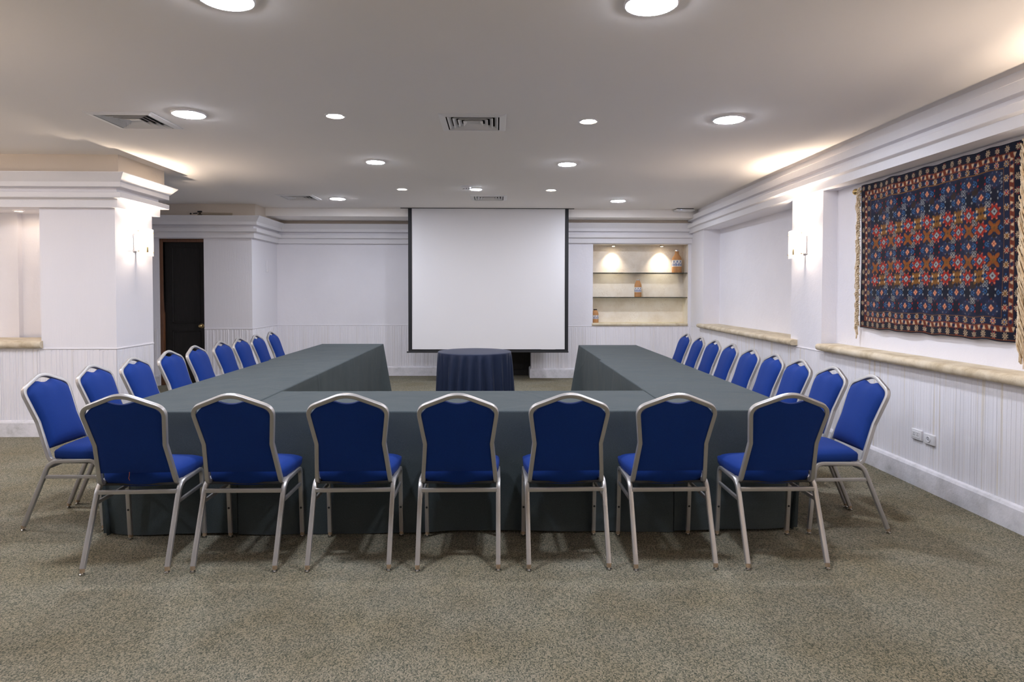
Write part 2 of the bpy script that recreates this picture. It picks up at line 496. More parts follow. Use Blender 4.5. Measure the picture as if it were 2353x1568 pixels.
def panelled_door(name, x0, x1, y, z1, knob=None, frame=True, panels=((.10,.86),(.98,2.18))):
    d = MB(); d.box(x0, x1, y, y+.05, .005, z1)
    o = d.build(name, m_wood_dark, smooth=0); structure(o)
    for a, b_ in panels:
        p = MB()
        w = .012
        for (u0,u1,v0,v1) in ((x0+.11,x1-.11,a,a+.02),(x0+.11,x1-.11,b_-.02,b_),(x0+.11,x0+.13,a,b_),(x1-.13,x1-.11,a,b_)):
            p.box(u0,u1,y-w,y+.001,v0,v1,bev=.004,seg=1)
        p.build('panel_moulding', m_wood_dark, o)
    if knob:
        k = MB()
        k.lathe([(.034,0),(.034,-.006),(.014,-.01),(.011,-.035),(.02,-.042),(.029,-.056),(.029,-.07),(.02,-.082),(.004,-.086)], 24, knob, axis='Y')
        k.build('door_knob', m_brass, o)
    return o
dr = panelled_door('door_1', DX0+.055, DX1+.02, YD+.075, DZ-.05, knob=(-4.645,YD+.075,.932))
f = MB(); f.box(DX0+.001, DX0+.055, YD+.02, YD+.115, 0, DZ-.001, bev=.006); f.box(DX0+.055, DX1-.001, YD+.02, YD+.115, DZ-.052, DZ-.001, bev=.006)
f.build('door_frame', m_wood_red, dr)

# ---- back wall, left part (y = 11.5) and right part (y = 11.17)
YR = 11.17; XC = 3.345; XO = .60
mb = MB()
sheet(mb, [(-.20,11.5),(XR,11.5)], DADO, 2.40)
sheet(mb, [(XO,11.5),(-.20,11.5)], 2.10, 2.40)
sheet(mb, [(XR,11.5),(XR,11.6)], 2.3, CEIL)
structure(mb.build('wall_back', m_wall, smooth=0))
relief([(-.20,11.5),(XR,11.5)], 0, DADO, 8, .006, .008, .04, name='wall_back_dado')
panelled_door('door_2', -.20, XO, 11.54, 2.10, panels=((.10,.55),(.68,1.9)))
mb = MB()
NX0, NX1, NZ0, NZ1 = 1.652, 3.292, .905, 2.297
sheet(mb, [(NX0,YR),(XO,YR),(XO,11.6)], DADO, 2.40)
sheet(mb, [(XC,YR),(NX1,YR)], DADO, 2.40)
sheet(mb, [(NX1,YR),(NX0,YR)], NZ1, 2.40)
structure(mb.build('wall_back_right', m_wall, smooth=0))
mb = MB(); sheet(mb, [(XO,YR),(XO,11.6)], 0, DADO)
structure(mb.build('wall_back_pier', m_wall, smooth=0))
relief([(XC,YR),(XO,YR)], 0, DADO, 9, .005, .008, .04, name='wall_back_right_dado')
mb = sweep([(XC,YR),(XO,YR),(XO,11.55)], prof_scaled(.8))
structure(mb.build('trim_5', m_frieze, smooth=0))
structure(sweep([(XC,YR),(XO,YR),(XO,11.55)], [(d*.8,z) for d,z in FRZ]).build('trim_15', m_tan, smooth=0))
baseboard('baseboard_back_right', [(XC,YR),(XO-.0,YR),(XO-.0,11.55)])
lip('trim_6', [(NX0,YR),(XO,YR)])
# lit display niche lined with stone
YN = 11.47
mb = MB()
sheet(mb, [(NX1,YR),(NX1,YN),(NX0,YN),(NX0,YR)], .93, NZ1)
mb.quad((NX0,YR,NZ1),(NX1,YR,NZ1),(NX1,YN,NZ1),(NX0,YN,NZ1))
structure(mb.build('wall_display_niche', m_travertine, smooth=0))
def sill(name, pts, z0, z1, back, wav=1):
    """bull-nosed stone ledge along pts (front edge, plan); back = plan points of the rear edge"""
    rr = random.Random(len(name)+int(pts[0][1]*10))
    h = z1-z0; r = h/2
    n = max(2, int(math.hypot(pts[-1][0]-pts[0][0], pts[-1][1]-pts[0][1])/.06))
    rows = []
    for i in range(n+1):
        t = i/n
        fx = pts[0][0]*(1-t)+pts[1][0]*t; fy = pts[0][1]*(1-t)+pts[1][1]*t
        bx = back[0][0]*(1-t)+back[1][0]*t; by = back[0][1]*(1-t)+back[1][1]*t
        d = Vector((fx-bx, fy-by)).normalized()
        row = [(bx,by,z0),]
        endk = .72 if i in (0, n) else 1
        for k in range(9):
            a = -PI/2 + PI*k/8
            e = rr.uniform(-.0022,.0022)*wav
            q = (r*math.cos(a)*endk-r) + e
            row.append((fx+d.x*q, fy+d.y*q, (z0+z1)/2 + r*math.sin(a)*(.9 if i in (0, n) else 1) + e*.6))
        row.append((bx,by,z1))
        rows.append(row)
    mb = MB(); mb.grid(rows)
    mb.add(rows[0], [tuple(range(len(rows[0])))]); mb.add(rows[-1], [tuple(range(len(rows[0])))])
    return structure(mb.build(name, m_sill, smooth=50))
sill('trim_7', [(NX1-.002,YR-.03),(NX0-.015,YR-.03)], .893, .945, [(NX1-.002,YN-.001),(NX0-.015,YN-.001)])
sill('trim_8', [(-7.59,YL-.06),(-4.585,YL-.06)], .897, .975, [(-7.59,7.155),(-4.585,7.155)])

# ---- right wall with pilasters and niches
XW = 3.215
relief([(XW,-4),(XW,7.05),(3.30,10.35),(XC-.005,YR)], 0, DADO, 12, .0018, .008, .03, name='wall_right_dado', mat=m_dado2)
mb = MB()
sheet(mb, [(XW,-4),(XW,3.35),(3.36,3.35),(3.36,6.38),(XW,6.38),(XW,7.05),(3.53,7.05),(3.56,10.35),(3.30,10.35),(XC,YR+.02)], DADO, 2.476)
structure(mb.build('wall_right', m_wall, smooth=0))
mb = MB()
mb.add([(XW,-4,2.476),(3.9,-4,2.476),(3.9,7.05,2.476),(XW,7.05,2.476),(3.9,10.35,2.476),(3.30,10.35,2.476),(3.9,YR+.02,2.476),(XC,YR+.02,2.476)], [(0,1,2,3),(3,2,4,5),(5,4,6,7)])
structure(mb.build('wall_right_lintel', m_wall, smooth=0))
PR = [(0,2.476),(.05,2.476),(.052,2.548),(.056,2.552),(.095,2.556),(.10,2.56),(.10,2.612),(.096,2.616),(.03,2.62),(.03,2.668),(.076,2.672),(.082,2.676),
      (.092,2.742),(.088,2.748),(.02,2.757),(.02,CEIL)]
mb = sweep([(XW,-4),(XW,7.05),(3.30,10.35),(XC,YR+.02)], PR)
structure(mb.build('trim_9', m_frieze, smooth=0))
baseboard('baseboard_right', [(XW,-4),(XW,7.05),(3.30,10.35),(XC-.005,YR)])
lip('trim_10', [(XW,6.30),(XW,6.92)])
sill('trim_11', [(3.125,6.89),(3.235,10.52)], .905, .970, [(3.529,6.89),(3.559,10.52)])
sill('trim_12', [(3.125,3.39),(3.125,6.34)], .905, .972, [(3.359,3.39),(3.359,6.34)])

# ------------------------------------------------------------------ ceiling fittings
def ceiling_light(x, y, r, led, label, group, z=CEIL):
    t = thing('ceiling_light', label, 'ceiling light', (x,y,z), 0, group)
    return t
def led_panel_parts(t, r):
    a = MB(); a.lathe([(r+.014,0),(r+.014,-.006),(r+.008,-.012),(r,-.012),(r,-.004)], 48, cap=False)
    a.build('trim_ring', m_white, t)
    d = MB(); d.lathe([(r,-.009),(r*.99,-.0140),(r*.94,-.0155),(r*.6,-.0162),(.001,-.0165)], 48, cap=False)
    d.build('diffuser', m_led, t)
def spot_parts(t, r):
    a = MB(); a.lathe([(r+.018,0),(r+.018,-.004),(r+.006,-.008),(r,-.004),(r*.86,-.0015)], 40, cap=False)
    a.build('trim_ring', m_white, t)
    d = MB(); d.lathe([(r*.86,-.0017),(.001,-.002)], 40, cap=False)
    d.build('lamp_face', m_spot, t)
LED = [(-1.25,3.085,.114,'round cool white ceiling panel light at top edge, left of the two nearest'),
       (.725,3.085,.114,'round cool white ceiling panel light at top edge, right of the two nearest'),
       (-2.345,5.07,.112,'round cool white ceiling panel light beside the left air vent'),
       (1.815,5.10,.112,'round cool white ceiling panel light nearest the right wall cornice, towards the rug'),
       (-1.26,6.86,.090,'round cool white ceiling panel light mid ceiling, behind the left small warm spot'),
       (.742,6.91,.090,'round cool white ceiling panel light mid ceiling, behind the right small warm spot'),
       (-2.305,9.56,.104,'round cool white ceiling panel light beside the vent near the black door'),
       (1.792,9.64,.104,'round cool white ceiling panel light in front of the lit bottle niche'),
       (-.27,8.62,.072,'small cool white ceiling panel light next to the smoke detector'),
       (-4.9,4.6,.112,None), (-4.9,1.5,.112,None)]
for x, y, r, lab in LED:
    t = thing('ceiling_light', lab or 'round cool white ceiling panel light behind or beside the camera', 'ceiling light', (x,y,CEIL), 0, 'cool white panel lights')
    led_panel_parts(t, r)
for x, y, r, lab in [(-1.245,5.10,.062,'small warm recessed spot between left vent light and centre vent'),
                     (.727,5.20,.062,'small warm recessed spot right of the centre air vent'),
                     (-1.247,8.68,.060,'small warm recessed spot in front of the screen, left side'),
                     (.722,8.69,.060,'small warm recessed spot in front of the screen, right side')]:
    t = thing('ceiling_spot', lab, 'ceiling light', (x,y,CEIL), 0, 'small warm ceiling spots')
    spot_parts(t, r)
t = thing('ceiling_spot', 'tiny warm spot in the left wall niche ceiling beside the pillar', 'ceiling light', (-4.965,6.93,2.311), 0, 'small warm ceiling spots')
spot_parts(t, .032)

def make_vent(x, y, label):
    t = thing('ceiling_vent', label, 'air vent', (x,y,CEIL), 0, 'square ceiling air vents')
    a = MB()
    def ring(mb, o, i, z_o, z_i, th):
        def sq(h, z): return [(-h,-h,z),(h,-h,z),(h,h,z),(-h,h,z)]
        vs = sq(o,z_o)+sq(i,z_i)+sq(i,z_i+th)+sq(o,z_o+th)
        fs = []
        for k in range(4):
            l = (k+1) % 4
            for A in (0,4,8): fs.append((A+k,A+l,A+4+l,A+4+k))
            fs.append((12+k,12+l,l,k))
        mb.add(vs, fs)
    ring(a, .255, .208, -.005, -.014, .004)
    ring(a, .262, .262-.02, 0, -.006, .003)
    a.build('frame', m_vent, t, smooth=0)
    for k, o in enumerate((.198,.158,.118,.078)):
        l = MB(); ring(l, o, o-.027, -.013, .010, .0025)
        if k == 3: l.box(-o+.027, o-.027, -o+.027, o-.027, .008, .012)
        l.build('louver', m_vent, t, smooth=0)
    d = MB(); h = VH-.002
    for q in (((-h,-h),(h,-h)),((h,-h),(h,h)),((h,h),(-h,h)),((-h,h),(-h,-h))):
        (x0,y0),(x1,y1) = q
        d.quad((x0,y0,.002),(x1,y1,.002),(x1,y1,.16),(x0,y0,.16))
    d.quad((-h,-h,.16),(h,-h,.16),(h,h,.16),(-h,h,.16))
    d.build('duct_box', m_duct, t, smooth=0)
for (x, y), lab in zip(VENTS, ('white square louvred ceiling vent in the centre, nearer to the camera',
                               'white square louvred ceiling vent at upper left near the pillar',
                               'white square louvred ceiling vent at the back left towards the black door',
                               'white square louvred ceiling vent at the back, above the screen')):
    make_vent(x, y, lab)

t = thing('smoke_detector', 'small white smoke detector on ceiling left of the little centre light', 'smoke detector', (-.385,8.40,CEIL))
a = MB(); a.lathe([(.080,0),(.080,-.008),(.070,-.014),(.045,-.018)], 32); a.build('base', m_white, t)
a = MB(); a.lathe([(.048,-.016),(.046,-.034),(.036,-.046),(.012,-.05)], 32); a.build('sensor_head', m_white, t)
a = MB()
for k in range(8):
    an = 2*PI*k/8
    a.box(.043*math.cos(an)-.006, .043*math.cos(an)+.006, .043*math.sin(an)-.006, .043*math.sin(an)+.006, -.043, -.037)
a.build('sensor_slot', m_black, t, smooth=0)

t = thing('access_point', 'flat white wireless access point on ceiling at the back right corner', 'router', (3.045,10.58,CEIL))
a = MB(); a.box(-.135,.135,-.075,.075,-.012,0); a.build('shadow_gap', m_black, t, smooth=0)  # black block stands in for the shadow between ceiling and housing
a = MB(); a.box(-.155,.155,-.09,.09,-.044,-.012,bev=.012,seg=3); a.build('housing', m_white, t)
m_ind = emitter('blue_indicator', (.3,.45,1.0), 4)
a = MB(); a.box(-.075,-.068,-.0915,-.089,-.027,-.022); a.build('indicator', m_ind, t, smooth=0)

# ------------------------------------------------------------------ projection screen
SX0, SX1, SY = -1.430, 1.168, 10.61
t = thing('projection_screen', 'large white pull-down projection screen with black borders in front of the back wall', 'projection screen', ((SX0+SX1)/2,SY,.49))
a = MB(); hw = (SX1-SX0)/2
def wav(x): return .004*math.sin(x*5)+.003*math.sin(x*11+1)
n = 40
xa, xb = -hw+.058, hw-.055
a.grid([[(xa+(xb-xa)*i/n, wav(i/n*2-1)+.006*math.sin(k/6*PI), .05+(2.335-.05)*k/6) for k in range(7)] for i in range(n+1)])
a.build('screen_fabric', m_screen, t, smooth=180, recalc=False)
def strip(x0, x1, z0, z1, n):
    a = MB(); a.grid([[(x0+(x1-x0)*i/n, wav((x0+(x1-x0)*i/n)/hw)-.001, z0+(z1-z0)*k/6) for k in range(7)] for i in range(n+1)])
    return a
b_ = strip(-hw, -hw+.06, .012, 2.335, 3).build('border', m_blackfab, t, smooth=180); b_['label'] = 'black left border'
b_ = strip(hw-.057, hw, .012, 2.335, 3).build('border', m_blackfab, t, smooth=180); b_['label'] = 'black right border'
b_ = strip(-hw+.06, hw-.057, .012, .052, 20).build('border', m_blackfab, t, smooth=180); b_['label'] = 'black bottom border'
a = MB(); a.tube([(-hw-.025,0,.008),(hw+.005,0,.008)], .012, .012, 12); a.build('weight_bar', m_blackfab, t)
a = MB(); a.box(-hw-.12,hw+.09,-.02,.02,2.332,2.3395); a.build('ceiling_slot', m_black, t, smooth=0)

# ------------------------------------------------------------------ hanging rod fitting above the black door
t = thing('rod_bracket', 'dark clip holding two thin rods on the frieze above the black door', 'bracket', (-4.585,10.235,2.682))
a = MB(); a.box(-.034,.034,-.012,.02,.018,.038,bev=.004); a.box(-.034,.034,-.012,.02,-.038,-.018,bev=.004); a.box(-.018,.018,.0,.02,-.02,.02); a.build('clip', m_black, t)
for dz in (.008,-.014):
    a = MB(); a.tube([(-.03,-.004,dz),(.50,-.004,dz-.006)], .0045, .0045, 8); a.build('rod', simple('dull_brass_rod', (.42,.34,.2), .4, .7), t)
a = MB(); a.tube([(-.035,-.004,.004),(-.10,-.004,-.002)], .008, .004, 8); a.build('pin', m_black, t)
a = MB(); a.lathe([(.001,-.014),(.010,-.01),(.014,0),(.010,.01),(.001,.014)], 16, (-.138,-.004,-.005)); a.build('ball_end', m_black, t)

t = thing('cover_plate', 'blank white cover plate on the side wall right of the black door', 'cover plate', (XR+.001,11.0,1.80))  # plain blank cover plate, holds no switch
a = MB(); a.box(0,.012,-.05,.05,0,.19,bev=.004); a.build('plate', m_wall, t)

# ------------------------------------------------------------------ wall sockets on the right dado
def socket_plate(y0, y1, z0, z1, label, kind):
    t = thing('wall_socket', label, 'socket', (XW-.003,(y0+y1)/2,(z0+z1)/2), 0, 'white wall sockets')
    w, h = (y1-y0)/2, (z1-z0)/2
    a = MB(); a.box(-.014,.004,-w,w,-h,h,bev=.005,seg=3); a.build('plate', m_white, t)
    s = MB()
    if kind == 2:
        s.box(-.0165,-.012,-w*.8,w*.8,-h*.62,h*.62,bev=.002)
        for oy in (-.022,.022):
            for dy, dz in ((-.007,-.005),(.007,-.005),(0,.009)):
                s.box(-.0172,-.0160,oy+dy-.0018,oy+dy+.0018,dz-.004,dz+.004,mi=1)
    else:
        s.lathe([(.021,-.0145),(.021,-.018),(.018,-.0185),(.017,-.0155)], 28, (0,0,0), axis='X')
        for dy, dz in ((-.006,-.003),(.006,-.003),(0,.008)): s.box(-.0165,-.0140,dy-.0018,dy+.0018,dz-.004,dz+.004,mi=1)
    s.build('socket_insert', [m_white, m_black], t, smooth=0)
socket_plate(4.815,4.935,.352,.430,'white double wall socket on right dado, the far left one of the pair',2)
socket_plate(4.672,4.792,.347,.424,'white single round wall socket on right dado, nearer of the pair',1)

# ------------------------------------------------------------------ wall lamps
UPL = bpy.data.lights.new('halogen_uplight', 'AREA'); UPL.shape = 'DISK'; UPL.size = .05; UPL.energy = 15; UPL.color = (1.0,.80,.62); UPL.spread = math.radians(150)
UPL_FILL = UPL.copy(); UPL_FILL.energy = 75  # stronger uplight for the added lamps out of view
def make_sconce(label):
    """local frame: wall at x = 0, lamp sticks out towards +x"""
    t = thing('wall_sconce', label, 'wall lamp', (0,0,0), 0, 'glass wall lamps')
    a = MB(); a.box(.001,.018,-.045,.045,-.10,.08,bev=.004); a.build('back_plate', m_white, t)
    g = MB()
    n = 10
    fr_ = []; bk = []
    for i in range(n+1):
        y = -.165+.33*i/n
        x = .105+.018*(1-(y/.165)**2)
        fr_.append([(x,y,-.145),(x,y,.145)]); bk.append([(x-.006,y,-.145),(x-.006,y,.145)])
    rows = fr_+bk[::-1]
    g.grid(rows, closed_u=True)
    g.build('glass_shade', m_glass, t, smooth=180)
    for y in (-.15,.15):
        for z in (-.105,.105):
            s = MB(); s.lathe([(.004,.001),(.004,.112)], 12, (0,y,z), axis='X'); s.lathe([(.0062,.112),(.0062,.115),(.004,.117)], 12, (0,y,z), axis='X', mi=1); s.build('screw', [m_white, m_brass], t)
    h = MB(); h.tube([(.015,0,-.095),(.088,0,-.095),(.088,0,-.05)], .010, .010, 10); h.build('lamp_holder', m_brass, t)
    h = MB(); h.box(.123,.129,-.014,.014,-.11,-.05,bev=.002); h.build('clip', m_brass, t)
    b2 = MB(); b2.lathe([(.004,-.045),(.014,-.03),(.016,.02),(.012,.05),(.002,.058)], 16, (.088,0,0)); b2.build('bulb', m_bulb, t)
    lo = bpy.data.objects.new('halogen_uplight', UPL); COL.objects.link(lo); lo.parent = t
    lo.location = (.088,0,.062); lo.rotation_euler = (0,PI+math.radians(38),0)
    return t
SC = make_sconce('glowing glass wall lamp on right wall pilaster beside the hanging rug')
SC.location = (XW-.001,6.74,1.975); SC.rotation_euler.z = PI
c = copy_tree(SC); c['label'] = 'glowing glass wall lamp on side of the left pillar'
c.location = (XP+.001,7.07,2.0); c.rotation_euler.z = 0
c = copy_tree(SC); c['label'] = 'glass wall lamp on right wall beyond the near edge of the picture'
c.location = (XW-.001,3.02,1.975); c.rotation_euler.z = PI
c = copy_tree(SC); c['label'] = 'glass wall lamp on the near left pillar beyond the left edge of the picture'
c.location = (XP+.001,3.0,1.975); c.rotation_euler.z = 0
for x, y, rz, lab in ((XW-.001,-.8,PI,'added ceiling fill lamp on the right wall, unseen behind the camera'), (-7.599,1.8,0,'added ceiling fill lamp on the far left wall, unseen, nearer the camera'),
                      (-7.599,5.2,0,'added ceiling fill lamp on the far left wall, unseen, by the niche')):
    c = copy_tree(SC); c['label'] = lab  # unseen lamps, added only to lift the ceiling brightness
    c.location = (x,y,1.975); c.rotation_euler.z = rz
    for ch in c.children:
        if ch.type == 'LIGHT': ch.data = UPL_FILL

# ------------------------------------------------------------------ display niche: shelves, bottles, lamps
def shelf(z, label):
    mb = MB()
    x0, x1, y0, y1, h = NX0+.002, NX1-.002, YR+.025, YN-.002, .010
    mb.quad((x0,y0,z),(x1,y0,z),(x1,y1,z),(x0,y1,z)); mb.quad((x0,y0,z-h),(x0,y1,z-h),(x1,y1,z-h),(x1,y0,z-h))
    mb.quad((x0,y0,z-h),(x1,y0,z-h),(x1,y0,z),(x0,y0,z),1); mb.quad((x0,y1,z-h),(x0,y1,z),(x1,y1,z),(x1,y1,z-h),1)
    mb.quad((x0,y0,z-h),(x0,y0,z),(x0,y1,z),(x0,y1,z-h),1); mb.quad((x1,y0,z-h),(x1,y1,z-h),(x1,y1,z),(x1,y0,z),1)
    o = mb.build('glass_shelf', [m_shelf, m_shelf_edge], smooth=0)
    tag(o, label, 'shelf', 'glass shelves in the lit niche')
shelf(1.813, 'upper glass shelf in the lit stone niche, with the tall bottle')
shelf(1.392, 'lower glass shelf in the lit stone niche, with the middle bottle')
m_terra = simple('terracotta', (.46,.20,.065), .7)
color_noise(m_terra, 12, [(.3,(.44,.215,.085)),(.7,(.54,.28,.12))])
m_lab_w = simple('label_white', (.72,.70,.68), .6); m_lab_b = simple('label_blue', (.10,.15,.34), .6)
m_cap = simple('silver_cap', (.6,.6,.62), .3, 1.0)
def bottle(x, y, z, r, h, label, slim, capm, seed):
    t = thing('clay_bottle', label, 'bottle', (x,y,z), 0, 'clay bottles in the lit niche')
    nr = r*(.42 if slim else .5)
    a = MB()
    if slim: prof = [(r*.97,0),(r,h*.02),(r,h*.58),(r*.95,h*.64),(r*.78,h*.70),(r*.55,h*.76),(nr,h*.83),(nr*.92,h*.93),(nr,h*.94)]
    else: prof = [(r*.97,0),(r,h*.02),(r,h*.62),(r*.96,h*.70),(r*.80,h*.79),(r*.60,h*.87),(nr*.9,h*.93),(nr*.9,h*.95)]
    a.lathe(prof, 32); a.build('body', m_terra, t, smooth=60)
    a = MB(); a.lathe([(nr*1.08,h*.935),(nr*1.1,h*.985),(nr*1.0,h),(.002,h)], 24); a.build('cap', capm, t)
    l = MB(); n = 54; rows = 10; rr = random.Random(seed)
    z0, z1 = h*.27, h*.55
    for k in range(n):
        for j in range(rows):
            a0, a1 = 2*PI*k/n, 2*PI*(k+1)/n
            za, zb = z0+(z1-z0)*j/rows, z0+(z1-z0)*(j+1)/rows
            ph = k % 6; tri = abs(ph-3)
            blue = 1 if (0 < j < rows-1 and (tri*2.2+1 > j or (j > 5 and ph in (2,3))) and ph != 0) else 0
            q = r+.0012
            l.quad((q*math.cos(a0),q*math.sin(a0),za),(q*math.cos(a1),q*math.sin(a1),za),(q*math.cos(a1),q*math.sin(a1),zb),(q*math.cos(a0),q*math.sin(a0),zb),blue)
    l.build('label_band', [m_lab_w, m_lab_b], t, smooth=0)
bottle(3.147,11.35,1.8135,.084,.402,'tallest clay bottle with white and blue label on the upper glass shelf',True,m_cap,1)
bottle(2.468,11.35,1.3925,.061,.308,'medium clay bottle with blue label standing mid lower glass shelf',False,m_cap,2)
bottle(1.718,11.33,.946,.058,.235,'small clay bottle with dark cap on the stone ledge at niche left',False,m_board,3)
def niche_lamp(x, y, label, tilt, power):
    t = thing('niche_spotlight', label, 'spotlight', (x,y,NZ1), 0, 'spotlights in the lit niche')
    a = MB(); a.lathe([(.034,0),(.034,-.012),(.028,-.024),(.022,-.026)], 24); a.build('housing', m_sill, t)
    d = MB(); d.lathe([(.021,-.0262),(.001,-.0265)], 24, cap=False); d.build('lamp_face', m_niche, t)
    L = bpy.data.lights.new('niche_beam', 'SPOT'); L.energy = power; L.color = (1,.84,.66); L.spot_size = math.radians(88); L.spot_blend = 1.0; L.shadow_soft_size = .02
    lo = bpy.data.objects.new('niche_beam', L); COL.objects.link(lo); lo.parent = t
    lo.location = (0,0,-.03); lo.rotation_euler = (tilt,0,0)
niche_lamp(2.875,11.325,'small spotlight in the lit niche ceiling, nearer the tall bottle',math.radians(16),28)
niche_lamp(2.03,11.325,'small spotlight in the lit niche ceiling on its left half',math.radians(16),21)

# ------------------------------------------------------------------ banquet chair
def lean(z): return -.10-.367*(z-.48)
def make_chair():
    t = thing('banquet_chair', '', 'chair')
    X = .213
    # side tubes: rear leg, rail, front leg
    corner_r = Vector((0,-.075,.428)); corner_f = Vector((0,.213,.434))
    foot_r = Vector((0,-.239,.031)); foot_f = Vector((0,.246,.031))
    full = fillet([foot_r, corner_r, corner_f, foot_f], [0,.085,.055,0], 7)
    n1 = 1+7  # index of the end of the first bend
    for s in (-1, 1):
        off = Vector((s*X,0,0))
        P = [p+off for p in full]
        g = MB(); g.tube(P[:n1+1], .0120, .0115, 12, (1,0,0), 3.2); leg = g.build('leg', m_metal, t, smooth=48)
        q = MB(); q.lathe([(.010,.001),(.0135,.003),(.0135,.006),(.008,.009),(.006,.014)], 14, foot_r+off+Vector((0,-.005,-.031))); 
        q.lathe([(.0123,.014),(.0123,.034)], 14, foot_r+off+Vector((0,-.003,-.031)), mi=1); q.build('glide', [m_steel, m_collar], leg)
        g = MB(); g.tube(P[n1:n1+2], .0115, .011, 12, (1,0,0), 3.2); g.build('side_rail', m_metal, t, smooth=48)
        g = MB(); g.tube(P[n1+1:], .0115, .011, 12, (1,0,0), 3.2); leg = g.build('leg', m_metal, t, smooth=48)
        q = MB(); q.lathe([(.010,.001),(.0135,.003),(.0135,.006),(.008,.009),(.006,.014)], 14, foot_f+off+Vector((0,.001,-.031)))
        q.lathe([(.0123,.014),(.0123,.034)], 14, foot_f+off+Vector((0,0,-.031)), mi=1); q.build('glide', [m_steel, m_collar], leg)
        q = MB(); q.lathe([(.0065,-.011),(.0065,-.016),(.004,-.018)], 12, (s*X,.237,.185), axis='Y'); q.build('stacking_bumper', m_black, leg)
        g = MB(); g.tube([(s*X,-.119,.332),(s*X,.225,.332)], .006, .010, 8, (1,0,0), 4); g.build('stretcher', m_metal, t, smooth=48)
    g = MB(); g.tube([(-X+.008,-.100,.388),(X-.008,-.100,.388)], .011, .009, 12, (0,0,1), 4); g.build('crossbar', m_metal, t, smooth=48)
    g = MB(); g.box(-X+.012,X-.012,-.06,.215,.412,.424); g.build('seat_pan', m_board, t, smooth=0)
    # hoop of the back
    def V(x, z): return Vector((x, lean(z), z))
    hs = [Vector((.200,-.015,.428)), Vector((.200,-.082,.428)), V(.179,.66), V(.209,.862), V(0,.944)]
    pts = hs + [Vector((-p.x,p.y,p.z)) for p in hs[:-1]][::-1]
    path = fillet(pts, [0,.06,.05,.062,.16,.062,.05,.06,0], 8)
    g = MB(); g.tube(path, .0110, .0120, 12, (-1,0,0), 3.0); g.build('back_frame', m_metal, t, smooth=48)
    # upholstered back
    def hwf(z):
        if z < .66: return .184+(.169-.184)*(z-.49)/.17
        return .169+(.197-.169)*min(1,(z-.66)/.19)
    def ztop(x):
        x = abs(x)
        base = .944-.394*x-.012 - max(0, .010-.5*max(0,x-.0)*.2)
        if x > .14: base -= ((x-.14)/.057)**2*.030
        if x < .068:
            zc = .944-.394*.068-.013
            return zc-.0165*(1-(x/.068)**2)
        return base
    z0 = .497; N = 28; M = 22
    front = []; back = []
    up = Vector((0,-.344,.939)); nf = Vector((0,.939,.344))
    for i in range(N+1):
        s = math.sin((i/N-.5)*PI) if False else -1+2*i/N
        rf = []; rb = []
        for j in range(M+1):
            tt = j/M
            x = s*.18; z = .7
            for _ in range(6):
                z = z0+tt*(ztop(x)-z0); x = s*hwf(z)
            bul = (1-abs(s)**3.5)*(1-abs(2*tt-1)**5)
            edge = min(1, (1-abs(s))*8)*min(1,(1-abs(2*tt-1))*8)
            c_ = Vector((x, lean(z), z))
            rf.append(c_+nf*(.006+.012*edge+.032*bul))
            rb.append(c_-nf*(.007+.004*edge+.002*bul))
        front.append(rf); back.append(rb)
    g = MB(); g.grid(front); g.grid(back, flip=True)
    g.grid([[front[i][0], back[i][0]] for i in range(N+1)], flip=True); g.grid([[front[i][M], back[i][M]] for i in range(N+1)])
    g.grid([[front[0][j], back[0][j]] for j in range(M+1)]); g.grid([[front[N][j], back[N][j]] for j in range(M+1)], flip=True)
    g.build('backrest', m_blue, t, smooth=75)
    # seat cushion
    N = 22; top = []; bot = []; mid = []
    k = .11
    def plan(s, q, grow=0):
        w = .203+.012*q + grow; d = .149+grow
        return s*math.sqrt(1-k*q*q)*w*1.045, q*math.sqrt(1-k*s*s)*d*1.045+.092
    for i in range(N+1):
        s = -1+2*i/N
        rt = []; rb = []
        for j in range(N+1):
            q = -1+2*j/N
            x, y = plan(s, q)
            e = (1-abs(s)**9)*(1-abs(q)**9); e2 = (1-s*s)*(1-q*q)
            rt.append((x, y, .494+.018*e**.7+.016*e2-.005*max(0,q)**2))
            rb.append((x*.94, (y-.092)*.96+.092, .417-.024*(1-s*s)*(1-q*q*.5)))
        top.append(rt); bot.append(rb)
    g = MB(); g.grid(top); g.grid(bot, flip=True)
    loop = [(0,j) for j in range(N)]+[(i,N) for i in range(N)]+[(N,j) for j in range(N,0,-1)]+[(i,0) for i in range(N,0,-1)]
    side = []
    for i, j in loop:
        a = Vector(top[i][j]); b_ = Vector(bot[i][j])
        s, q = -1+2*i/N, -1+2*j/N
        mx_, my_ = plan(s, q, .006)
        side.append([a, Vector((mx_, my_, .482)), Vector((mx_*.985, my_, .450)), b_])
    g.grid(side, closed_u=True)
    g.build('seat', m_blue, t, smooth=80)
    return t
CH = make_chair()
first = [True]
def chair(x, y, rz, label, group):
    if first[0]: c = CH; first[0] = False
    else: c = copy_tree(CH)
    c.location = (x,y,0); c.rotation_euler = (0,0,rz); c['label'] = label; c['group'] = group
    return c
ORD = ['first','second','third','fourth','fifth','sixth','seventh','eighth','ninth']
FR = [(-1.945,3.650,.045),(-1.377,3.662,0),(-.783,3.662,.01),(-.203,3.652,0),(.380,3.652,.02),(.949,3.642,.012),(1.548,3.636,.0)]
FL = ['blue banquet chair seen from behind at far left of front row, loose orange thread',
      'blue banquet chair seen from behind, second from left in the front row',
      'blue banquet chair seen from behind, third from left in the front row',
      'blue banquet chair seen from behind in the middle of the front row',
      'blue banquet chair seen from behind, third from right in the front row',
      'blue banquet chair seen from behind, second from right in the front row',
      'blue banquet chair seen from behind at far right of the front row']
LY = [4.26,4.77,5.295,5.91,6.455,7.04,7.58,8.10,8.80]
